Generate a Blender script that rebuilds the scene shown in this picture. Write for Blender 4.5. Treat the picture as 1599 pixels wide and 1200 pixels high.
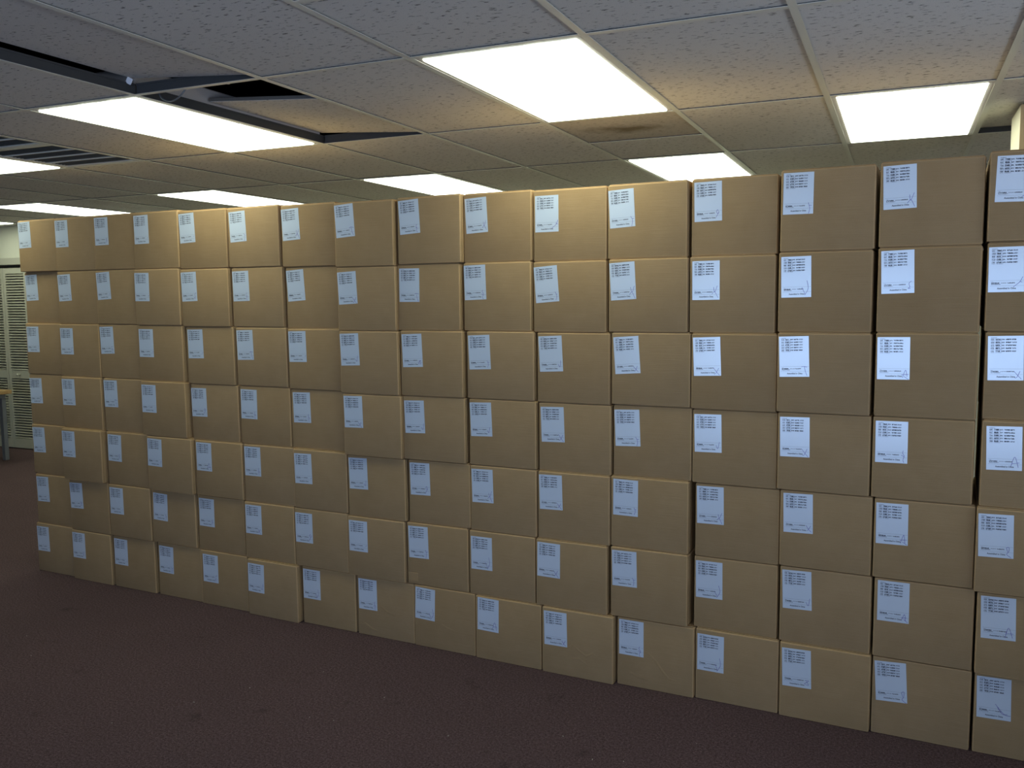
import bpy, bmesh, math, random
from mathutils import Vector, Matrix
for o in list(bpy.data.objects): bpy.data.objects.remove(o)
SC = bpy.context.scene; COL = SC.collection
FOCAL=1375.112; YAW=-0.415135; PITCH=-0.098416; ROLL=-0.009222
UC=2.48797; VC=-4.29466; CEIL=2.38682; EYE=1.59744
WALL_TURN=-0.046318; WALL_Y=3.32939; BOX_W=0.32054; BOX_H=0.29236

TILE = 0.6096
# ---------------------------------------------------------------- camera
def cam_matrix():
    cy,sy=math.cos(YAW),math.sin(YAW); cp,sp=math.cos(PITCH),math.sin(PITCH); cr,sr=math.cos(ROLL),math.sin(ROLL)
    fwd=Vector((sy*cp,cy*cp,sp)); right=Vector((cy,-sy,0)); up=right.cross(fwd)
    r2=cr*right+sr*up; u2=-sr*right+cr*up
    return Matrix(((r2.x,u2.x,-fwd.x,0),(r2.y,u2.y,-fwd.y,0),(r2.z,u2.z,-fwd.z,EYE),(0,0,0,1)))
cd=bpy.data.cameras.new('camera'); co=bpy.data.objects.new('camera',cd); COL.objects.link(co)
cd.sensor_fit='HORIZONTAL'; cd.sensor_width=36; cd.lens=36*FOCAL/1599; cd.clip_start=.05; cd.clip_end=60
co.matrix_world=cam_matrix(); SC.camera=co
# ---------------------------------------------------------------- light and exposure
SC.view_settings.view_transform='Standard'; SC.view_settings.look='None'
SC.view_settings.gamma=1; SC.view_settings.exposure=0; SC.view_settings.use_curve_mapping=False
TUBE = 5.8                       # radiance of the fluorescent diffusers
TUBE_COL = (.92,1.0,.80)
DAY_COL = (.42,.62,1.0)
w=bpy.data.worlds.new('world'); SC.world=w; w.use_nodes=True
w.node_tree.nodes['Background'].inputs[0].default_value=(.45,.62,1,1); w.node_tree.nodes['Background'].inputs[1].default_value=.35
def daylight(name,loc,rot,sx,sy,power):
    l=bpy.data.lights.new(name,'AREA'); l.shape='RECTANGLE'; l.size=sx; l.size_y=sy; l.energy=power; l.color=DAY_COL
    o=bpy.data.objects.new(name,l); COL.objects.link(o); o.location=loc; o.rotation_euler=rot; return o
X_RIGHT, X_LEFT, Y_BACK, Y_FRONT = 3.3, -10.6, 6.5, -3.6
WR = (-2.9,2.2,.85,2.25)     # window in the right wall: y0,y1,z0,z1
WF = (-3.2,1.6,.12,2.0)     # window band in the wall behind the camera: x0,x1,z0,z1
daylight('sky_right',(X_RIGHT+.35,(WR[0]+WR[1])/2,1.6),(0,math.radians(90),0),1.5,WR[1]-WR[0],50)
daylight('sky_front',((WF[0]+WF[1])/2,Y_FRONT-.35,1.0),(math.radians(90),0,0),WF[1]-WF[0]+.4,1.8,130)
# light thrown up from the sunlit pavement outside, entering over the sills
g=daylight('pavement_right',(X_RIGHT+3.7,-.8,-.05),(math.pi,0,0),6.6,9,2500); g.data.color=(.76,.86,1)
g=daylight('pavement_front',(-1.6,Y_FRONT-4.6,-.05),(math.pi,0,0),13,8.5,200); g.data.color=(.76,.86,1)
# ---------------------------------------------------------------- helpers
def link(name,mesh,parent=None,loc=(0,0,0),rot=(0,0,0)):
    o=bpy.data.objects.new(name,mesh); COL.objects.link(o); o.parent=parent; o.location=loc; o.rotation_euler=rot; return o
def tag(o,label=None,cat=None,group=None,kind=None):
    if label: o['label']=label
    if cat: o['category']=cat
    if group: o['group']=group
    if kind: o['kind']=kind
    return o
def box(bm,x0,x1,y0,y1,z0,z1,bev=0,seg=2):
    v=bmesh.ops.create_cube(bm,size=1)['verts']
    bmesh.ops.scale(bm,vec=(x1-x0,y1-y0,z1-z0),verts=v); bmesh.ops.translate(bm,vec=((x0+x1)/2,(y0+y1)/2,(z0+z1)/2),verts=v)
    if bev>0:
        es=list({e for q in v for e in q.link_edges}); bmesh.ops.bevel(bm,geom=es,offset=bev,segments=seg,affect='EDGES',profile=.5)
def fin(bm,name,mats,smooth=False):
    me=bpy.data.meshes.new(name); bm.to_mesh(me); bm.free()
    for m in (mats if isinstance(mats,list) else [mats]): me.materials.append(m)
    if smooth:
        for p in me.polygons: p.use_smooth=True
    return me
def boxmesh(name,m,*b,bev=0,seg=2):
    bm=bmesh.new(); box(bm,*b,bev=bev,seg=seg); return fin(bm,name,m)
def cyl(bm,p0,p1,r,seg=12,r1=None):
    p0=Vector(p0);p1=Vector(p1);d=p1-p0
    q=Vector((0,0,1)).rotation_difference(d.normalized()).to_matrix().to_4x4(); q.translation=(p0+p1)/2
    bmesh.ops.create_cone(bm,cap_ends=True,segments=seg,radius1=r,radius2=r if r1 is None else r1,depth=d.length,matrix=q)
# ---------------------------------------------------------------- materials
class Mt:
    def __init__(s,name,col,rough=.8,spec=.3,metal=0):
        s.m=bpy.data.materials.new(name); s.m.use_nodes=True; s.t=s.m.node_tree; s.b=s.t.nodes['Principled BSDF']
        s.b.inputs['Base Color'].default_value=(*col,1); s.b.inputs['Roughness'].default_value=rough
        s.b.inputs['Specular IOR Level'].default_value=spec; s.b.inputs['Metallic'].default_value=metal
    def n(s,t,**k):
        q=s.t.nodes.new(t)
        for a,b in k.items():
            if a in q.inputs: q.inputs[a].default_value=b
            else: setattr(q,a,b)
        return q
    def l(s,a,b): s.t.links.new(a,b)
    def coord(s,kind='Object',scale=(1,1,1)):
        c=s.n('ShaderNodeTexCoord'); mp=s.n('ShaderNodeMapping'); mp.inputs['Scale'].default_value=scale
        s.l(c.outputs[kind],mp.inputs['Vector']); return mp.outputs[0]
    def noise(s,vec,scale,detail=3,rough=.5):
        q=s.n('ShaderNodeTexNoise'); q.inputs['Scale'].default_value=scale; q.inputs['Detail'].default_value=detail; q.inputs['Roughness'].default_value=rough
        s.l(vec,q.inputs['Vector']); return q.outputs['Fac']
    def ramp(s,fac,stops):
        q=s.n('ShaderNodeValToRGB'); e=q.color_ramp.elements
        while len(e)<len(stops): e.new(.5)
        for i,(p,c) in enumerate(stops): e[i].position=p; e[i].color=(*c,1) if len(c)==3 else c
        s.l(fac,q.inputs[0]); return q.outputs[0]
    def mix(s,fac,a,b,mode='MIX'):
        q=s.n('ShaderNodeMix'); q.data_type='RGBA'; q.blend_type=mode
        for sock,v in ((0,fac),(6,a),(7,b)):
            if isinstance(v,(int,float)): q.inputs[sock].default_value=v
            elif isinstance(v,tuple): q.inputs[sock].default_value=(*v,1)
            else: s.l(v,q.inputs[sock])
        return q.outputs[2]
    def bump(s,h,st,dist):
        q=s.n('ShaderNodeBump'); q.inputs['Strength'].default_value=st; q.inputs['Distance'].default_value=dist
        s.l(h,q.inputs['Height']); s.l(q.outputs[0],s.b.inputs['Normal'])
    def base(s,c): s.l(c,s.b.inputs['Base Color'])
# carpet
mt=Mt('carpet',(.05,.028,.03),.98,.1); v=mt.coord('Object')
nm=mt.n('ShaderNodeMath'); nm.operation='MULTIPLY_ADD'; nm.inputs[1].default_value=.5; mt.l(mt.noise(v,110,3,.8),nm.inputs[0]); hm=mt.n('ShaderNodeMath'); hm.operation='MULTIPLY'; hm.inputs[1].default_value=.5; mt.l(mt.noise(v,300,3,.7),hm.inputs[0]); mt.l(hm.outputs[0],nm.inputs[2])
c=mt.ramp(nm.outputs[0],[(.38,(.050,.028,.030)),(.50,(.120,.076,.078)),(.63,(.25,.17,.165))])
c=mt.mix(mt.ramp(mt.noise(v,1.1,4,.6),[(.35,(.0,.0,.0)),(.75,(.34,.34,.34))]),c,(.075,.05,.05))
c=mt.mix(mt.ramp(mt.noise(v,5.5,5,.65),[(.62,(0,0,0)),(.72,(.55,.55,.55))]),c,(.05,.034,.034))
mt.base(c); mt.bump(mt.noise(v,420,2,.6),.9,.004); CARPET=mt.m
# cardboard
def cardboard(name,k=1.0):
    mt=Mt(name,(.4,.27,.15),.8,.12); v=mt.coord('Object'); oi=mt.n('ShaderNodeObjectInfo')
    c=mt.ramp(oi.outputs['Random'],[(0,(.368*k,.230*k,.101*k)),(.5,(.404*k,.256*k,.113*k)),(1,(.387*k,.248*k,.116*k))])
    ad=mt.n('ShaderNodeVectorMath'); ad.operation='ADD'; mt.l(v,ad.inputs[0])
    cb=mt.n('ShaderNodeCombineXYZ'); mu=mt.n('ShaderNodeMath'); mu.operation='MULTIPLY'; mu.inputs[1].default_value=37
    mt.l(oi.outputs['Random'],mu.inputs[0]); mt.l(mu.outputs[0],cb.inputs[0]); mt.l(mu.outputs[0],cb.inputs[2]); mt.l(cb.outputs[0],ad.inputs[1])
    v2=ad.outputs[0]
    st=mt.n('ShaderNodeMapping'); st.inputs['Scale'].default_value=(3,3,160); mt.l(v2,st.inputs['Vector'])
    lines=mt.noise(st.outputs[0],2.2,2,.6)
    c=mt.mix(.10,c,mt.ramp(lines,[(.3,(.25,.16,.09)),(.7,(.58,.42,.27))]))
    c=mt.mix(.16,c,mt.ramp(mt.noise(v2,9,3,.6),[(.3,(.30,.20,.11)),(.7,(.52,.37,.22))]))
    c=mt.mix(.07,c,mt.ramp(mt.noise(v2,420,2,.6),[(.3,(.15,.10,.05)),(.7,(.65,.5,.33))]))
    mt.base(c)
    m1=mt.n('ShaderNodeMath'); m1.operation='MULTIPLY'; m1.inputs[1].default_value=.25; mt.l(lines,m1.inputs[0])
    m2=mt.n('ShaderNodeMath'); m2.operation='ADD'; mt.l(mt.noise(v2,7,3,.5),m2.inputs[0]); mt.l(m1.outputs[0],m2.inputs[1])
    mt.bump(m2.outputs[0],.35,.006); return mt.m
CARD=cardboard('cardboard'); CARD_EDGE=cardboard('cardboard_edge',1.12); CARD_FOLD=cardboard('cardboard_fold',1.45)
PAPER=Mt('label_paper',(.78,.87,.98),.26,1.0).m; PAPER.node_tree.nodes['Principled BSDF'].inputs['Coat Weight'].default_value=1; PAPER.node_tree.nodes['Principled BSDF'].inputs['Coat Roughness'].default_value=.24; PAPER.node_tree.nodes['Principled BSDF'].inputs['Coat IOR'].default_value=2.3
INK=Mt('print_ink',(.05,.055,.08),.6,.2).m; INK_GREY=Mt('fine_print_ink',(.22,.25,.32),.6,.2).m; PEN=Mt('ballpoint_ink',(.10,.08,.40),.5,.3).m
TAPE=Mt('packing_tape',(.40,.28,.16),.25,.5).m
# ceiling
def tilemat(name,stain=False):
    mt=Mt(name,(.6,.58,.54),.95,.1); v=mt.coord('Object'); oi=mt.n('ShaderNodeObjectInfo')
    ad=mt.n('ShaderNodeVectorMath'); ad.operation='ADD'; mt.l(v,ad.inputs[0]); mu=mt.n('ShaderNodeMath'); mu.operation='MULTIPLY'; mu.inputs[1].default_value=51
    cb=mt.n('ShaderNodeCombineXYZ'); mt.l(oi.outputs['Random'],mu.inputs[0]); mt.l(mu.outputs[0],cb.inputs[0]); mt.l(mu.outputs[0],cb.inputs[1]); mt.l(cb.outputs[0],ad.inputs[1]); v2=ad.outputs[0]
    mp=mt.n('ShaderNodeMapping'); mp.inputs['Scale'].default_value=(34,95,60); mt.l(v2,mp.inputs['Vector'])
    ns=mt.noise(mp.outputs[0],1,4,.55)
    hole=mt.ramp(ns,[(.60,(0,0,0)),(.66,(1,1,1))])
    c=mt.ramp(oi.outputs['Random'],[(0,(.82,.80,.75)),(1,(.87,.85,.81))])
    c=mt.mix(mt.ramp(mt.noise(v2,300,2,.6),[(.35,(.22,.22,.22)),(.6,(0,0,0))]),c,(.52,.50,.47))
    c=mt.mix(hole,c,(.26,.24,.22))
    if stain:
        mp2=mt.n('ShaderNodeMapping'); mp2.inputs['Location'].default_value=(.02,-.06,0); mp2.inputs['Scale'].default_value=(1.5,2.6,1); mt.l(v,mp2.inputs['Vector'])
        ln=mt.n('ShaderNodeVectorMath'); ln.operation='LENGTH'; mt.l(mp2.outputs[0],ln.inputs[0])
        su=mt.n('ShaderNodeMath'); su.operation='ADD'; mt.l(ln.outputs['Value'],su.inputs[0])
        m3=mt.n('ShaderNodeMath'); m3.operation='MULTIPLY'; m3.inputs[1].default_value=.75; mt.l(mt.noise(v,8,4,.6),m3.inputs[0]); mt.l(m3.outputs[0],su.inputs[1])
        c=mt.mix(mt.ramp(su.outputs[0],[(.42,(1,1,1)),(.72,(0,0,0))]),c,(.20,.17,.12))
        c=mt.mix(.45,c,(.40,.33,.22))
    mt.base(c)
    iv=mt.n('ShaderNodeMath'); iv.operation='SUBTRACT'; iv.inputs[0].default_value=1; mt.l(hole,iv.inputs[1]); mt.bump(iv.outputs[0],.7,.004)
    return mt.m
TILEM=tilemat('acoustic_tile'); STAINM=tilemat('stained_tile',True); TILE_EDGE=Mt('tile_core',(.20,.18,.155),.95,.1).m
TBAR=Mt('grid_paint',(.76,.75,.68),.35,.7).m; TBARI=Mt('grid_steel',(.075,.075,.075),.6,.3,.2).m
FIXT=Mt('fixture_enamel',(.62,.57,.54),.4,.4).m
GREYM=Mt('vent_slat_metal',(.20,.195,.17),.6,.3).m; DARK=Mt('plenum_dark',(.02,.02,.02),.9,.1).m
mt=Mt('wall_paint',(.60,.60,.50),.85,.2); v=mt.coord('Object')
mt.base(mt.mix(mt.ramp(mt.noise(v,1.2,3,.5),[(.3,(0,0,0)),(.8,(.25,.25,.25))]),(.60,.60,.50),(.52,.52,.44))); mt.bump(mt.noise(v,160,2,.5),.15,.002); WALLM=mt.m
CREAM=Mt('cream_paint',(.80,.74,.58),.7,.3).m
TANM=Mt('tan_panel',(.42,.30,.16),.6,.3).m
DOORM=Mt('door_paint',(.50,.49,.39),.55,.3).m
TRIMM=Mt('trim_paint',(.42,.41,.34),.6,.3).m
STEEL=Mt('grey_leg_metal',(.20,.21,.23),.5,.5,.3).m
BLACK=Mt('black_plastic',(.02,.02,.022),.5,.4).m
mt=Mt('oak_laminate',(.45,.28,.12),.5,.4); v=mt.coord('Object',(2,30,30)); mt.base(mt.ramp(mt.noise(v,2,4,.6),[(.3,(.38,.22,.08)),(.7,(.55,.36,.16))])); OAK=mt.m
# fluorescent diffuser: brighter over the tubes, prismatic relief
mt=Mt('lit_diffuser',(.8,.85,.85),.3,.4); v=mt.coord('Object')
sp=mt.n('ShaderNodeSeparateXYZ'); mt.l(v,sp.inputs[0]); wv=mt.n('ShaderNodeMath'); wv.operation='MULTIPLY'; wv.inputs[1].default_value=2*math.pi/.145; mt.l(sp.outputs[0],wv.inputs[0])
cs=mt.n('ShaderNodeMath'); cs.operation='COSINE'; mt.l(wv.outputs[0],cs.inputs[0])
mr=mt.n('ShaderNodeMapRange'); mr.inputs['From Min'].default_value=-1; mr.inputs['From Max'].default_value=1; mr.inputs['To Min'].default_value=.75; mr.inputs['To Max'].default_value=1.2; mt.l(cs.outputs[0],mr.inputs['Value'])
ml=mt.n('ShaderNodeMath'); ml.operation='MULTIPLY'; ml.inputs[1].default_value=TUBE; mt.l(mr.outputs[0],ml.inputs[0])
mt.b.inputs['Emission Color'].default_value=(*TUBE_COL,1); mt.l(ml.outputs[0],mt.b.inputs['Emission Strength']); LENS=mt.m
# window pane
m=bpy.data.materials.new('window_glass'); m.use_nodes=True; t=m.node_tree; t.nodes.clear()
o_=t.nodes.new('ShaderNodeOutputMaterial'); tr=t.nodes.new('ShaderNodeBsdfTransparent'); gl=t.nodes.new('ShaderNodeBsdfGlossy'); gl.inputs['Roughness'].default_value=.02
mx=t.nodes.new('ShaderNodeMixShader'); mx.inputs[0].default_value=.06; t.links.new(tr.outputs[0],mx.inputs[1]); t.links.new(gl.outputs[0],mx.inputs[2]); t.links.new(mx.outputs[0],o_.inputs[0]); GLASS=m
# ---------------------------------------------------------------- room shell
def gx(u): return (u-UC)*TILE
def gy(v): return (v-VC)*TILE
tag(link('floor',boxmesh('floor',CARPET,X_LEFT-.12,X_RIGHT+.12,Y_FRONT-.12,Y_BACK+.8,-.08,0)),kind='structure')
PL=CEIL+.55
def wall(name,parts):
    bm=bmesh.new()
    for b in parts: box(bm,*b)
    return tag(link(name,fin(bm,name,WALLM)),kind='structure')
T_=.12
DX0,DX1,DZ=-9.53,-8.13,1.985
wall('wall_back',[(X_LEFT-T_,DX0,Y_BACK,Y_BACK+T_,0,PL),(DX1,X_RIGHT+T_,Y_BACK,Y_BACK+T_,0,PL),(DX0,DX1,Y_BACK,Y_BACK+T_,DZ,PL),(DX0-.1,DX1+.1,Y_BACK+.75,Y_BACK+.79,0,DZ+.1),(DX0-.1,DX0,Y_BACK+T_,Y_BACK+.75,0,DZ+.1),(DX1,DX1+.1,Y_BACK+T_,Y_BACK+.75,0,DZ+.1),(DX0-.1,DX1+.1,Y_BACK+T_,Y_BACK+.79,DZ+.1,DZ+.14)])
wall('wall_left',[(X_LEFT-T_,X_LEFT,Y_FRONT,Y_BACK,0,PL)])
wall('wall_right',[(X_RIGHT,X_RIGHT+T_,Y_FRONT-T_,WR[0],0,PL),(X_RIGHT,X_RIGHT+T_,WR[1],Y_BACK,0,PL),(X_RIGHT,X_RIGHT+T_,WR[0],WR[1],0,WR[2]),(X_RIGHT,X_RIGHT+T_,WR[0],WR[1],WR[3],PL)])
wall('wall_front',[(X_LEFT-T_,WF[0],Y_FRONT-T_,Y_FRONT,0,PL),(WF[1],X_RIGHT,Y_FRONT-T_,Y_FRONT,0,PL),(WF[0],WF[1],Y_FRONT-T_,Y_FRONT,0,WF[2]),(WF[0],WF[1],Y_FRONT-T_,Y_FRONT,WF[3],PL)])
wall('low_light_blocker',[(1.0,1.10,1.9,3.25,0,.95)])  # unseen blocker added to shade the lower right cartons from window light
# windows (beside and behind the camera)
def window(name,horizontal,a0,a1,z0,z1,n,at):
    r=tag(link(name,None),kind='structure'); bm=bmesh.new(); w_=.05
    def bx(A0,A1,Z0,Z1,d0,d1):
        if horizontal: box(bm,A0,A1,at+d0,at+d1,Z0,Z1)
        else: box(bm,at+d0,at+d1,A0,A1,Z0,Z1)
    bx(a0,a1,z0,z0+w_,-.04,.04); bx(a0,a1,z1-w_,z1,-.04,.04)
    for i in range(n+1):
        c=a0+(a1-a0)*i/n; c=min(max(c,a0+w_/2),a1-w_/2); bx(c-w_/2,c+w_/2,z0+w_,z1-w_,-.04,.04)
    link('window_frame',fin(bm,'window_frame',TBAR),r)
    for i in range(n):
        c0=a0+(a1-a0)*i/n+w_/2; c1=a0+(a1-a0)*(i+1)/n-w_/2; bm=bmesh.new(); bx(c0,c1,z0+w_,z1-w_,-.003,.003); link('pane',fin(bm,'pane',GLASS),r)
window('window_1',False,WR[0],WR[1],WR[2],WR[3],3,X_RIGHT+.06)
window('window_2',True,WF[0],WF[1],WF[2],WF[3],5,Y_FRONT-.06)
bm=bmesh.new(); box(bm,.437,.80,4.353,4.69,0,CEIL-.002); tag(link('wall_pillar',fin(bm,'wall_pillar',CREAM)),kind='structure')
tag(link('trim_2',boxmesh('trim_2',TANM,.437,.80,4.343,4.353,0,CEIL-.002)),kind='structure')
bm=bmesh.new(); box(bm,X_LEFT,DX0-.06,Y_BACK-.012,Y_BACK,0,.09); box(bm,DX1+.06,X_RIGHT,Y_BACK-.012,Y_BACK,0,.09); tag(link('baseboard_back',fin(bm,'baseboard_back',TRIMM)),kind='structure')
# ---------------------------------------------------------------- louvred bifold door
tr_=tag(link('trim_1',None),kind='structure')
link('head_casing',boxmesh('head_casing',TRIMM,DX0-.06,DX1+.06,Y_BACK-.018,Y_BACK,DZ+.002,2.062,bev=.003,seg=1),tr_)
link('side_casing',boxmesh('side_casing',TRIMM,DX0-.06,DX0,Y_BACK-.018,Y_BACK,.0,DZ,bev=.003,seg=1),tr_)
link('side_casing',boxmesh('side_casing',TRIMM,DX1,DX1+.06,Y_BACK-.018,Y_BACK,.0,DZ,bev=.003,seg=1),tr_)
link('door_track',boxmesh('door_track',BLACK,DX0+.01,DX1-.01,Y_BACK+.02,Y_BACK+.06,DZ-.02,DZ-.001),tr_)
LW=(DX1-DX0)/4; sl=None
door=tag(link('door_1',None,None,(0,0,0)),kind='structure')
for i in range(4):
    a=DX0+i*LW+.0015; b=a+LW-.003; y1=Y_BACK+.012; y2=y1+.028; st=.035
    bm=bmesh.new()
    box(bm,a,a+st,y1,y2,.012,1.955,.002,1); box(bm,b-st,b,y1,y2,.012,1.955,.002,1)
    for z0,z1 in ((.012,.115),(.772,.858),(1.895,1.955)): box(bm,a+st,b-st,y1+.001,y2-.001,z0,z1)
    lf=link('door_leaf',fin(bm,'door_leaf',DOORM),door)
    if sl is None:
        bm=bmesh.new(); box(bm,st+.001,LW-.004-st,-.0035,.0035,-.0150,.0150)
        bmesh.ops.rotate(bm,verts=bm.verts,cent=(0,0,0),matrix=Matrix.Rotation(math.radians(-58),3,'X')); sl=fin(bm,'louvre_slat',DOORM)
    for z0,z1 in ((.115,.772),(.858,1.895)):
        n=int((z1-z0)/.0282)
        for k in range(n): link('louvre_slat',sl,lf,(a,(y1+y2)/2,z0+(k+.5)*(z1-z0)/n))
    if i in (1,2):
        bm=bmesh.new(); kx=(a+b)/2; cyl(bm,(kx,y1,.815),(kx,y1-.018,.815),.008); bmesh.ops.create_uvsphere(bm,u_segments=14,v_segments=8,radius=.018,matrix=Matrix.Translation((kx,y1-.028,.815)))
        link('door_knob',fin(bm,'door_knob',DOORM,True),lf)
# ---------------------------------------------------------------- suspended ceiling
ceil=tag(link('ceiling',None,None,(0,0,0)),kind='structure')
U0,U1=math.ceil(X_LEFT/TILE+UC),math.floor(X_RIGHT/TILE+UC)
V0,V1=-10,6
lights=[(0,0),(-3,0),(-6,0),(2,2),(0,4),(-3,4),(-6,4),(-9,4),(-12,4),(3,6)][:9]
vents=[(-5,0),(-5,1)]
rnd=random.Random(5)
def tee(name,L,along,parent,loc):
    key=(name,round(L,3),along)
    if key not in TEES:
        bm=bmesh.new(); h=L/2
        if along=='y': box(bm,-.012,.012,-h,h,0,.0015); box(bm,-.0016,.0016,-h,h,.0015,.036); box(bm,-.004,.004,-h,h,.036,.043)
        else: box(bm,-h,h,-.012,.012,0,.0013); box(bm,-h,h,-.0016,.0016,.0013,.036); box(bm,-h,h,-.004,.004,.036,.043)
        me=fin(bm,name,[TBAR,TBARI])
        for p in me.polygons:
            if p.center.z>.002: p.material_index=1
        TEES[key]=me
    return link(name,TEES[key],parent,loc)
TEES={}
ys,ye=Y_FRONT,Y_BACK
for u in range(U0,U1+1): tee('main_runner',ye-ys,'y',ceil,(gx(u),(ys+ye)/2,CEIL))
edges=[X_LEFT]+[gx(u) for u in range(U0,U1+1)]+[X_RIGHT]
def cell_u(i): return (edges[i],edges[i+1])
splits={0:[3,-1],-5:[1]}
tm={}
def tilemesh(w_,l_,m):
    k=(round(w_,3),round(l_,3),m.name)
    if k not in tm: 
        me=boxmesh('ceiling_tile',[m,TILE_EDGE],-w_/2,w_/2,-l_/2,l_/2,0,.016,bev=.0012,seg=1); tm[k]=me
        for p in me.polygons:
            if p.normal.z>-.5: p.material_index=1
    return tm[k]
for i in range(len(edges)-1):
    xa,xb=cell_u(i); u=U0-1+i
    if xb-xa<.04: continue
    vs=[v for v in range(V0,V1+1,2)]+splits.get(u,[]); vs=sorted(vs); vs=[gy(v) for v in vs if gy(v)>ys+.05]
    for y in vs: tee('cross_tee',xb-xa-.024,'x',ceil,((xa+xb)/2,y,CEIL+.0001))
    yy=[ys]+vs+[ye]
    for ya,yb in zip(yy,yy[1:]):
        vm=(ya+yb)/2/TILE+VC; w_=xb-xa-.010; l_=yb-ya-.010
        if any(lu==u and lv<vm<lv+2 for lu,lv in lights) or any(lu==u and lv<vm<lv+1 for lu,lv in vents): continue
        if w_<.03 or l_<.03: continue
        st=(u==0 and 2<vm<3); cx,cyy,z=(xa+xb)/2,(ya+yb)/2,CEIL+.0050+rnd.random()*.001
        rx,ry=0,0
        if u==-2 and -2<vm<0: ry=math.radians(4.6); z+=.031; l_-=.015
        elif u==-2 and 0<vm<2:
            l_=(1.97-.66)*TILE; cyy=gy(.66)+l_/2; ry=math.radians(4.2); z+=.026
        elif u==3 and 2<vm<4: cyy-=.003; z+=.012; rx=math.radians(1.0)
        t=link('ceiling_tile',tilemesh(w_,l_,STAINM if st else TILEM),ceil,(cx,cyy,z),(rx,ry,0))
        if st: tag(t,'brown water-stained ceiling tile')
        elif u==-2 and -2<vm<2: tag(t,'ceiling tile lifted out of its grid')
tag(link('ceiling_deck',boxmesh('ceiling_deck',DARK,X_LEFT,X_RIGHT,Y_FRONT,Y_BACK,PL,PL+.05)),kind='structure')
# hanger wires above the opening
for (u,v) in ((-1.55,.35),):
    bm=bmesh.new(); cyl(bm,(gx(u),gy(v),CEIL+.06),(gx(u)-.015,gy(v),CEIL+.26),.006,8); link('hanger_rod',fin(bm,'hanger_rod',FIXT),ceil)
# ---------------------------------------------------------------- fluorescent troffers
hl=2*TILE/2-.006; hw=TILE/2-.006
bm=bmesh.new(); bw=.027
for b in ((-hw,hw,-hl,-hl+bw),(-hw,hw,hl-bw,hl),(-hw,-hw+bw,-hl+bw,hl-bw),(hw-bw,hw,-hl+bw,hl-bw)): box(bm,*b,.0,.010,.001,1)
FRAME=fin(bm,'light_frame',FIXT)
HOUS=boxmesh('light_housing',FIXT,-hw+.004,hw-.004,-hl+.004,hl-.004,.0105,.11,bev=.004,seg=1)
bm=bmesh.new(); box(bm,-hw+bw+.001,hw-bw-.001,-hl+bw+.001,hl-bw-.001,-.006,.009,.002,1); LENSM=fin(bm,'diffuser',LENS)
LL={(0,0):'large lit ceiling light panel nearest above the middle of the carton wall',
(-3,0):'lit ceiling light panel beside the opened ceiling tiles on the left',
(-6,0):'lit ceiling light panel at the left edge just past the slatted vent',
(2,2):'lit ceiling light panel above the right-hand cartons, nearest the cream pillar',
(0,4):'lit ceiling light panel behind the stained tile, partly hidden by right-hand cartons',
(-3,4):'lit ceiling light panel just above the middle cartons, far row',
(-6,4):'lit ceiling light panel above the fourth to sixth cartons of the top row',
(-9,4):'thin-looking far lit ceiling panel above the leftmost two cartons',
(-12,4):'farthest lit ceiling panel, a sliver above the louvred closet doors'}
for (u,v) in lights:
    r=tag(link('ceiling_light',None,None,(gx(u+.5),gy(v+1),CEIL+.0018)),LL[(u,v)],'light','fluorescent ceiling panels')
    link('light_frame',FRAME,r); link('light_housing',HOUS,r); link('diffuser',LENSM,r)
# vents
h=TILE/2-.006; bm=bmesh.new()
for b in ((-h,h,-h,-h+.03),(-h,h,h-.03,h),(-h,-h+.03,-h+.03,h-.03),(h-.03,h,-h+.03,h-.03)): box(bm,*b,0,.008,.001,1)
VFR=fin(bm,'vent_frame',TBAR); VBK=boxmesh('vent_back',DARK,-h+.01,h-.01,-h+.01,h-.01,.05,.055)
RIB=boxmesh('vent_rib',TBAR,-h+.03,h-.03,-.004,.004,.0,.012)
bm=bmesh.new(); box(bm,-h+.03,h-.03,-.009,.009,-.0007,.0007); bmesh.ops.rotate(bm,verts=bm.verts,cent=(0,0,0),matrix=Matrix.Rotation(math.radians(40),3,'X')); SLT=fin(bm,'vent_slat',GREYM)
for (u,v),lb in zip(vents,('square slatted ceiling vent at the left picture edge, nearer one','square slatted ceiling vent beside the far left light panel, farther one')):
    r=tag(link('ceiling_vent',None,None,(gx(u+.5),gy(v+.5),CEIL+.0018)),lb,'vent','slatted ceiling vents')
    link('vent_frame',VFR,r); link('vent_back',VBK,r)
    W4=(2*h-.06)/4
    for k in range(1,4): link('vent_rib',RIB,r,(0,-h+.03+k*W4,0))
    for k in range(4):
        for j in range(6): link('vent_slat',SLT,r,(0,-h+.03+k*W4+(j+.5)*W4/6,.010))
# loose cable at the opening
cu=bpy.data.curves.new('loose_cable','CURVE'); cu.dimensions='3D'; cu.bevel_depth=.0032; cu.bevel_resolution=2; cu.materials.append(STEEL)
sp_=cu.splines.new('NURBS'); pts=[(gx(-1.93),gy(.12),CEIL+.05),(gx(-1.9),gy(.1),CEIL+.0),(gx(-1.80),gy(.08),CEIL-.028),(gx(-1.68),gy(.03),CEIL-.03),(gx(-1.60),gy(.02),CEIL-.0),(gx(-1.58),gy(.08),CEIL+.06)]
sp_.points.add(len(pts)-1)
for p,q in zip(sp_.points,pts): p.co=(*q,1)
sp_.use_endpoint_u=True; sp_.order_u=3
tmp=bpy.data.objects.new('tmp',cu); COL.objects.link(tmp); me=bpy.data.meshes.new_from_object(tmp.evaluated_get(bpy.context.evaluated_depsgraph_get())); bpy.data.objects.remove(tmp)
tag(link('loose_cable',me),'thin grey cable loop hanging from the opened ceiling','cable')
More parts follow.
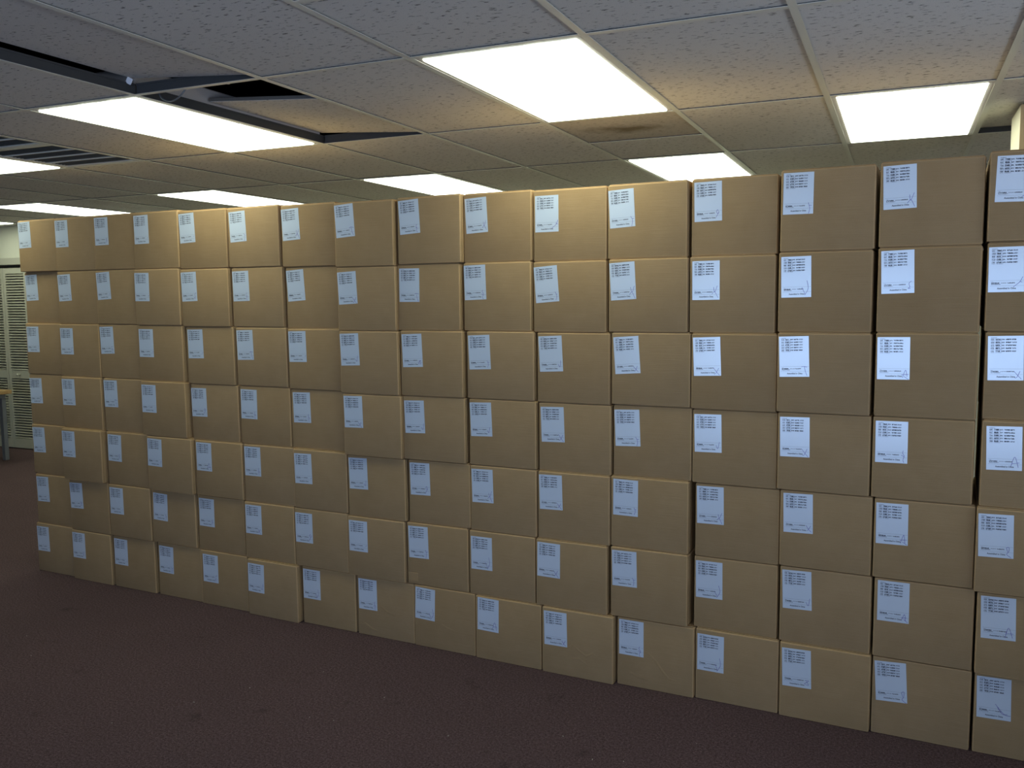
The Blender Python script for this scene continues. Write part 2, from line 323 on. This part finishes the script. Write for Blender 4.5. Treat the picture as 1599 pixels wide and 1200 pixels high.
bm=bmesh.new(); box(bm,-.012,.012,-.003,.003,-.012,.012,.002,1); o=link('plastic_clip',fin(bm,'plastic_clip',Mt('white_plastic',(.9,.9,.95),.3,.5).m),None,(gx(-1.99)+.006,gy(-.06),CEIL+.046),(0,.5,.3))
tag(o,'small white plastic clip on the ceiling bar beside the opening','clip')
# ---------------------------------------------------------------- table at the left edge
TBX,TBL=.735,.64
tb=tag(link('side_table',None,None,(-8.9,5.72,0)),'wooden-topped table with grey metal legs at the left edge before the louvred doors','table')
link('table_top',boxmesh('table_top',OAK,-.75,TBX,-.32,.32,.677,.714,bev=.004),tb)
for lx in (TBL-1.22,TBL):
    for ly in (-.28,.28): link('leg',boxmesh('leg',STEEL,lx-.022,lx+.022,ly-.022,ly+.022,0,.63,bev=.003),tb)
link('apron',boxmesh('apron',STEEL,TBL-1.25,TBL+.022,-.302,.302,.63,.677,bev=.003),tb)
# ---------------------------------------------------------------- cartons
# per carton, seven rows from the top, sixteen stacks from the left: along (0.1 mm), proud (mm), height change (0.1 mm), label inset x, z (mm), label tilt (0.1 deg)
CARTONS=[
 [(-46690,-6,-2,3,11,14),(-43460,-2,7,3,15,4),(-40240,2,0,7,14,5),(-37010,18,3,5,17,8),(-33790,13,-2,-2,17,24),(-30550,5,-4,7,23,27),(-27247,-3,-5,1,22,28),(-23880,26,-11,-6,14,36),(-20520,14,-10,6,16,33),(-17280,-10,-10,5,23,30),(-14000,-14,-15,7,25,2),(-10750,-15,-15,1,25,31),(-7430,-31,-15,9,15,10),(-4110,-14,3,9,13,-3),(-780,-10,-7,8,17,17),(2530,5,0,21,18,-13)],
 [(-46740,-33,17,3,20,22),(-43510,-5,19,-3,22,22),(-40290,0,13,0,16,28),(-37060,22,18,-3,21,-6),(-33790,15,7,0,19,16),(-30463,1,3,3,20,14),(-27132,-11,4,-1,19,36),(-23845,22,-15,-2,26,29),(-20630,7,-2,11,19,-4),(-17290,-3,-3,1,14,17),(-13990,-7,-16,-3,25,42),(-10690,-8,-28,2,18,32),(-7440,-18,-8,9,20,6),(-4130,-12,-2,8,20,12),(-770,-7,12,9,14,17),(2570,-3,22,4,19,7)],
 [(-46730,-19,30,8,22,5),(-43510,0,27,4,25,0),(-40280,-4,22,0,17,18),(-37060,16,18,5,22,-1),(-33660,7,11,8,17,11),(-30348,1,3,4,18,14),(-27060,-2,2,3,16,11),(-23780,24,-7,-2,17,22),(-20510,12,2,7,19,21),(-17150,2,-1,6,21,24),(-13820,-4,-6,5,19,27),(-10550,-6,-18,6,22,39),(-7320,-8,3,5,19,23),(-4090,4,3,4,17,21),(-760,0,21,5,18,8),(2620,-6,29,7,17,15)],
 [(-46730,-23,29,-8,28,14),(-43500,7,20,0,18,7),(-40160,-1,22,0,15,9),(-36940,26,7,4,22,-1),(-33560,2,-3,0,25,7),(-30275,-3,13,6,20,-4),(-27040,-9,-12,10,19,13),(-23687,23,-12,3,14,14),(-20473,7,-5,6,25,21),(-17090,0,-1,3,20,21),(-13780,-7,-20,8,22,18),(-10490,-13,-22,3,23,24),(-7260,-15,-21,6,22,13),(-4030,-3,-6,7,20,12),(-770,-3,3,9,18,5),(2630,5,36,13,22,17)],
 [(-46700,-17,24,5,22,16),(-43470,28,28,-2,17,4),(-40030,9,24,10,18,-8),(-36680,27,17,3,16,-10),(-33390,10,0,10,14,-1),(-30117,3,7,4,15,5),(-26903,7,-6,5,24,13),(-23640,7,-16,5,16,15),(-20300,-2,-21,6,17,15),(-17080,0,-8,6,20,14),(-13800,1,-17,4,18,15),(-10560,-3,-12,10,14,-2),(-7130,-20,-9,5,14,10),(-3900,-9,-13,11,14,12),(-640,-6,-8,6,19,8),(2580,16,31,5,23,17)],
 [(-46580,-13,23,6,20,18),(-43350,8,19,-1,23,18),(-40060,11,15,7,21,3),(-36800,6,11,15,21,-15),(-33490,-1,-3,11,19,-2),(-30170,9,3,7,18,1),(-26950,7,1,4,26,5),(-23720,11,-17,8,24,4),(-20430,3,-23,7,20,15),(-17150,3,-14,7,29,5),(-13880,10,-20,7,16,-5),(-10550,2,10,5,17,11),(-7150,-22,-20,6,21,7),(-3850,-13,2,7,17,18),(-560,-11,15,11,11,4),(2710,2,0,11,15,17)],
 [(-46720,-9,16,2,25,12),(-43390,8,4,4,19,3),(-40020,2,17,6,19,-2),(-36620,-4,16,11,20,-9),(-33390,3,9,15,24,-1),(-30010,21,-12,5,23,-9),(-26660,-2,-15,5,16,1),(-23330,0,-45,7,15,5),(-20100,4,-20,8,12,-18),(-16850,10,-43,11,9,-8),(-13580,17,-29,8,19,11),(-10280,-4,-20,8,12,2),(-7040,-14,-18,7,23,0),(-3790,-6,7,7,24,17),(-540,-16,-7,6,19,34),(2750,-17,-10,6,14,15)],
]

DEP=.55; LBW,LBH=.1045,.1475
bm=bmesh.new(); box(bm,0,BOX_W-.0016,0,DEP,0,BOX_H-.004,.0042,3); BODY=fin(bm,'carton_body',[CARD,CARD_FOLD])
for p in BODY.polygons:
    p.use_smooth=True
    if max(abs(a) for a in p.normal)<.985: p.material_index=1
bm=bmesh.new(); box(bm,.004,BOX_W-.006,.007,DEP/2-.001,0,.0040,.0012,1); FLAPA=fin(bm,'top_flap',CARD_EDGE)
bm=bmesh.new(); box(bm,.002,BOX_W-.004,DEP/2+.001,DEP-.007,0,.0040,.0012,1); FLAPB=fin(bm,'top_flap',CARD_EDGE)
TAPEM=boxmesh('packing_tape',TAPE,.01,BOX_W-.01,DEP/2-.024,DEP/2+.024,0,.0003)
bm=bmesh.new(); box(bm,BOX_W-.0018,BOX_W,.013,DEP-.012,.004,BOX_H-.008,.0006,1); SEAM=fin(bm,'side_seam',CARD_EDGE)
LABM=boxmesh('shipping_label',PAPER,0,LBW,-.0004,0,-LBH,0)
def text_faces(body,size):
    c=bpy.data.curves.new('t','FONT'); c.body=body; c.size=size; c.offset=.00022; c.resolution_u=2
    o=bpy.data.objects.new('t',c); COL.objects.link(o); me=bpy.data.meshes.new_from_object(o.evaluated_get(bpy.context.evaluated_depsgraph_get())); bpy.data.objects.remove(o)
    vs=[tuple(v.co) for v in me.vertices]; fs=[tuple(p.vertices) for p in me.polygons]; xs=[v[0] for v in vs]; x0,x1=min(xs),max(xs)
    return [((x-x0)/(x1-x0),y) for x,y,_ in vs],fs
TXT=text_faces('Assembled in China',.0085)
def printmesh(seed):
    r=random.Random(seed); V=[];Fc=[];MI=[]
    def quad(x0,x1,z0,z1,m):
        i=len(V); V.extend([(x0*LBW,0,-z0*LBH),(x1*LBW,0,-z0*LBH),(x1*LBW,0,-z1*LBH),(x0*LBW,0,-z1*LBH)]); Fc.append((i,i+3,i+2,i+1)); MI.append(m)
    def words(x0,x1,z,hh,gw,m,gap=.35):
        x=x0
        while x<x1-gw:
            ww=gw*r.uniform(.6,1.1); t=r.random()
            if t<.55: quad(x,x+ww,z-hh/2,z+hh/2,m)
            elif t<.8: quad(x,x+ww*.35,z-hh/2,z+hh/2,m); quad(x+ww*.35,x+ww,z-hh*.1,z+hh/2,m)
            else: quad(x,x+ww,z-hh*.5,z-hh*.12,m); quad(x+ww*.3,x+ww*.65,z-hh*.12,z+hh*.5,m)
            x+=ww+gw*gap
    words(.08,.25,.042,.012,.012,0)
    for k in range(5):
        z=.078+k*.066
        words(.085,.19,z,.026,.018,0,.35); words(.215,.355,z,.031,.020,0,.08); words(.37,.46+r.uniform(0,.03),z,.025,.016,0,.25); words(.50,.665,z,.029,.018,0,.10); words(.67,.80,z,.029,.018,r.choice((0,0,1)),.15)
        words(.085,.19,z+.030,.014,.012,1,.5); words(.215,.40,z+.030,.014,.012,1,.4)
    quad(.05,.985,.742,.7455,1); quad(.05,.985,.862,.8655,1)
    words(.085,.15,.772,.010,.012,1); words(.085,.33,.800,.026,.020,0,.1); words(.36,.52,.800,.020,.016,1,.6); words(.53,.74,.800,.024,.019,0,.3); words(.085,.36,.828,.015,.013,0,.4)
    base=len(V); V.extend([((.25+x*.52)*LBW,0,-.935*LBH+y*.9) for x,y in TXT[0]]); Fc.extend([tuple(base+i for i in f) for f in TXT[1]]); MI.extend([0]*len(TXT[1]))
    me=bpy.data.meshes.new('print'); me.from_pydata(V,[],Fc); me.materials.append(INK); me.materials.append(INK_GREY); me.polygons.foreach_set('material_index',MI); return me
PRINTS=[printmesh(i) for i in range(4)]
SIG={'v':[[(.79,.80),(.87,.89),(.93,.70)]],
'k':[[(.80,.70),(.84,.82),(.94,.66)],[(.95,.97),(.84,.82),(.74,.88)]],
'x':[[(.74,.80),(.84,.90),(.95,.99)],[(.92,.80),(.82,.93),(.76,.95)]],
'o':[[(.88,.76),(.84,.73),(.80,.78),(.86,.82),(.89,.77),(.86,.83),(.78,.92)]],
'y':[[(.84,.74),(.88,.80),(.96,.80)],[(.88,.80),(.90,.88),(.86,.98)]],
'i':[[(.86,.72),(.83,.78),(.88,.84),(.84,.92),(.88,.99)],[(.80,.82),(.88,.86)]],
'p':[[(.92,.72),(.84,.78),(.86,.86),(.80,.90),(.88,.92)]],
'/':[[(.97,.68),(.90,.80),(.70,.92)],[(.88,.78),(.97,.80)]],
'A':[[(.70,.93),(.80,.72),(.90,.94)],[(.72,.85),(.92,.84)]],
'*':[[(.76,.97),(.86,.78),(.90,.95)],[(.74,.90),(.94,.88)],[(.82,.92),(.96,1.0)]],
'l':[[(.86,.86),(.82,.76),(.90,.74),(.88,.86),(.82,.92),(.96,1.0)]],
't':[[(.74,.76),(.82,.74),(.96,.76)],[(.84,.75),(.88,.88),(.94,.99)]],
'T':[[(.86,.62),(.90,.80),(.78,.96)],[(.70,.78),(.80,.92)]],
'S':[[(.56,.66),(.70,.80),(.84,.88),(.97,.88)],[(.60,.70),(.74,.86),(.88,.85)]],
'd':[[(.80,.80),(.92,.80),(.78,.88),(.92,.92),(.84,.82)]],
'-':[[(.90,.82),(.97,.80)]]}
SIGMAP=["--o--yktik/yoyk/","-y--pi-xtiykkTp/","-pi--t-sdysxxt*x".replace('s','v'),"o-t-oiixvvxyvxiA","--o-Ai-vokKykx*l".replace('K','x'),"-o-yoxo-yTxyTv*A","-o-ypvTiTAxiTdlS"]
def sigmesh(kind,seed):
    r=random.Random(seed); V=[];Fc=[]
    dx,dz,k=r.uniform(-.02,.02),r.uniform(-.02,.01),r.uniform(.85,1.1)
    for st in SIG[kind]:
        pts=[Vector((.86+(x-.86)*k+dx+r.uniform(-.01,.01),.86+(z-.86)*k+dz+r.uniform(-.01,.01))) for x,z in st]
        # smooth by catmull-rom
        q=[pts[0]]+pts+[pts[-1]]; sm=[]
        for i in range(1,len(q)-2):
            for t in range(6):
                t/=6; sm.append(.5*((2*q[i])+(q[i+1]-q[i-1])*t+(2*q[i-1]-5*q[i]+4*q[i+1]-q[i+2])*t*t+(3*q[i]-q[i-1]-3*q[i+1]+q[i+2])*t**3))
        sm.append(pts[-1]); sm=[Vector((min(p.x,.985)*LBW,-min(p.y,.99)*LBH)) for p in sm]
        b=len(V)
        for i,p in enumerate(sm):
            d=(sm[min(i+1,len(sm)-1)]-sm[max(i-1,0)]).normalized(); n=Vector((-d.y,d.x))*.00066
            V.append((p.x+n.x,0,p.y+n.y)); V.append((p.x-n.x,0,p.y-n.y))
        for i in range(len(sm)-1): Fc.append((b+2*i,b+2*i+1,b+2*i+3,b+2*i+2))
    me=bpy.data.meshes.new('signature'); me.from_pydata(V,[],Fc); me.materials.append(PEN); return me
rowname=['top row','second row from the top','third row from the top','middle row','third row from the floor','second row from the floor','bottom row on the carpet']
colname=['leftmost stack by the louvred doors','second stack from the left','third stack from the left','fourth stack from the left','fifth stack from the left','sixth stack from the left','seventh stack from the left','eighth stack from the left','eighth stack from the right','seventh stack from the right','sixth stack from the right','fifth stack from the right','fourth stack from the right','third stack from the right','second stack from the right','rightmost stack cut by the picture edge']
def ridge(parent,pts,hh=.0022,w_=.007):
    V=[];Fc=[]
    for i,(x,z) in enumerate(pts):
        a=pts[max(i-1,0)]; b=pts[min(i+1,len(pts)-1)]; d=Vector((b[0]-a[0],b[1]-a[1])).normalized(); k=math.sin(math.pi*i/(len(pts)-1))
        V+= [(x-d.y*w_,.0005,z+d.x*w_),(x,-hh*k,z),(x+d.y*w_,.0005,z-d.x*w_)]
    for i in range(len(pts)-1):
        b=3*i; Fc+=[(b,b+1,b+4,b+3),(b+1,b+2,b+5,b+4)]
    me=bpy.data.meshes.new('crease'); me.from_pydata(V,[],Fc); me.materials.append(CARD)
    for p in me.polygons: p.use_smooth=True
    link('crease',me,parent)
ex=Vector((math.cos(WALL_TURN),math.sin(WALL_TURN),0)); nx=Vector((math.sin(WALL_TURN),-math.cos(WALL_TURN),0))
notes={(6,8):'creased ',(6,10):'dented ',(6,11):'creased ',(4,1):'jutting ',(3,3):'jutting ',(4,3):'jutting ',(4,15):'jutting ',(0,8):'jutting '}
rc=random.Random(9)
for c in range(16):
    z=0
    for r in range(6,-1,-1):
        s,d,dh,lx,lz,tl=CARTONS[r][c]; s/=10000; d/=1000; hh=BOX_H+dh/10000; lx/=1000; lz/=1000
        p=Vector((0,WALL_Y,z))+ex*s+nx*d
        root=tag(link('carton',None,None,p,(0,0,WALL_TURN)),notes.get((r,c),'')+'brown white-labelled carton, '+rowname[r]+', '+colname[c],'carton','labelled cartons stacked as a wall')
        bd=link('carton_body',BODY,root); bd.scale=(1,1,(hh-.0042)/(BOX_H-.004))
        link('top_flap',FLAPA,root,(0,0,hh-.0042)); link('top_flap',FLAPB,root,(0,0,hh-.0042)); 
        if r==0: link('packing_tape',TAPEM,root,(0,0,hh-.0003))
        link('side_seam',SEAM,root)
        lb=link('shipping_label',LABM,root,(max(lx,.001),-.0003,hh-max(lz,.006)),(0,-math.radians(tl/10),0))
        tag(link('print',PRINTS[rc.randrange(4)],lb,(0,-.0006,0)),kind='stuff')
        link('signature',sigmesh(SIGMAP[r][c],r*16+c),lb,(0,-.0008,0))
        if (r,c)==(6,10): ridge(root,[(.10,.115),(.14,.14),(.17,.118),(.20,.10),(.23,.118),(.26,.10)]); ridge(root,[(.12,.075),(.17,.085),(.22,.06)])
        if (r,c)==(6,11): ridge(root,[(.12,.16),(.16,.13),(.19,.09),(.22,.06),(.27,.055)]); ridge(root,[(.05,.06),(.09,.045),(.14,.04)])
        if (r,c)==(6,8): ridge(root,[(.14,.12),(.18,.105),(.23,.10)]); 
        if (r,c)==(6,7): ridge(root,[(.12,.16),(.17,.13),(.22,.12)]); ridge(root,[(.03,.06),(.08,.035),(.12,.03)])
        if (r,c)==(5,8):
            bm=bmesh.new(); box(bm,.004,.055,-.0008,.0004,.014,.052,.0005,1); link('patch',fin(bm,'patch',CARD_EDGE),root)
        z+=hh+.00002
# litter specks on the carpet
SPK=[(175,1130),(505,1050),(600,1090),(480,1145),(521,1126),(925,1187),(390,1075),(700,1150)]
def onfloor(px,py):
    M=cam_matrix().to_3x3(); d=M@Vector(((px-799.5)/FOCAL,-(py-600)/FOCAL,-1)); return d*(-EYE/d.z)
LIT=Mt('paper_crumb',(.55,.5,.42),.8,.2).m
bm=bmesh.new(); r_=random.Random(3)
for i in range(46):
    if i<len(SPK): p=onfloor(*SPK[i])
    else: p=Vector((r_.uniform(-4,1),r_.uniform(.8,3.1),0))
    sz=r_.uniform(.001,.0024); a_=r_.uniform(0,3.14)
    v=bmesh.ops.create_cube(bm,size=1)['verts']; bmesh.ops.scale(bm,vec=(sz*2.2,sz,.0015),verts=v); bmesh.ops.rotate(bm,verts=v,cent=(0,0,0),matrix=Matrix.Rotation(a_,3,'Z')); bmesh.ops.translate(bm,vec=(p.x,p.y,.001),verts=v)
tag(link('carpet_crumbs',fin(bm,'carpet_crumbs',LIT)),'tiny pale crumbs scattered on the maroon carpet','crumbs',kind='stuff')
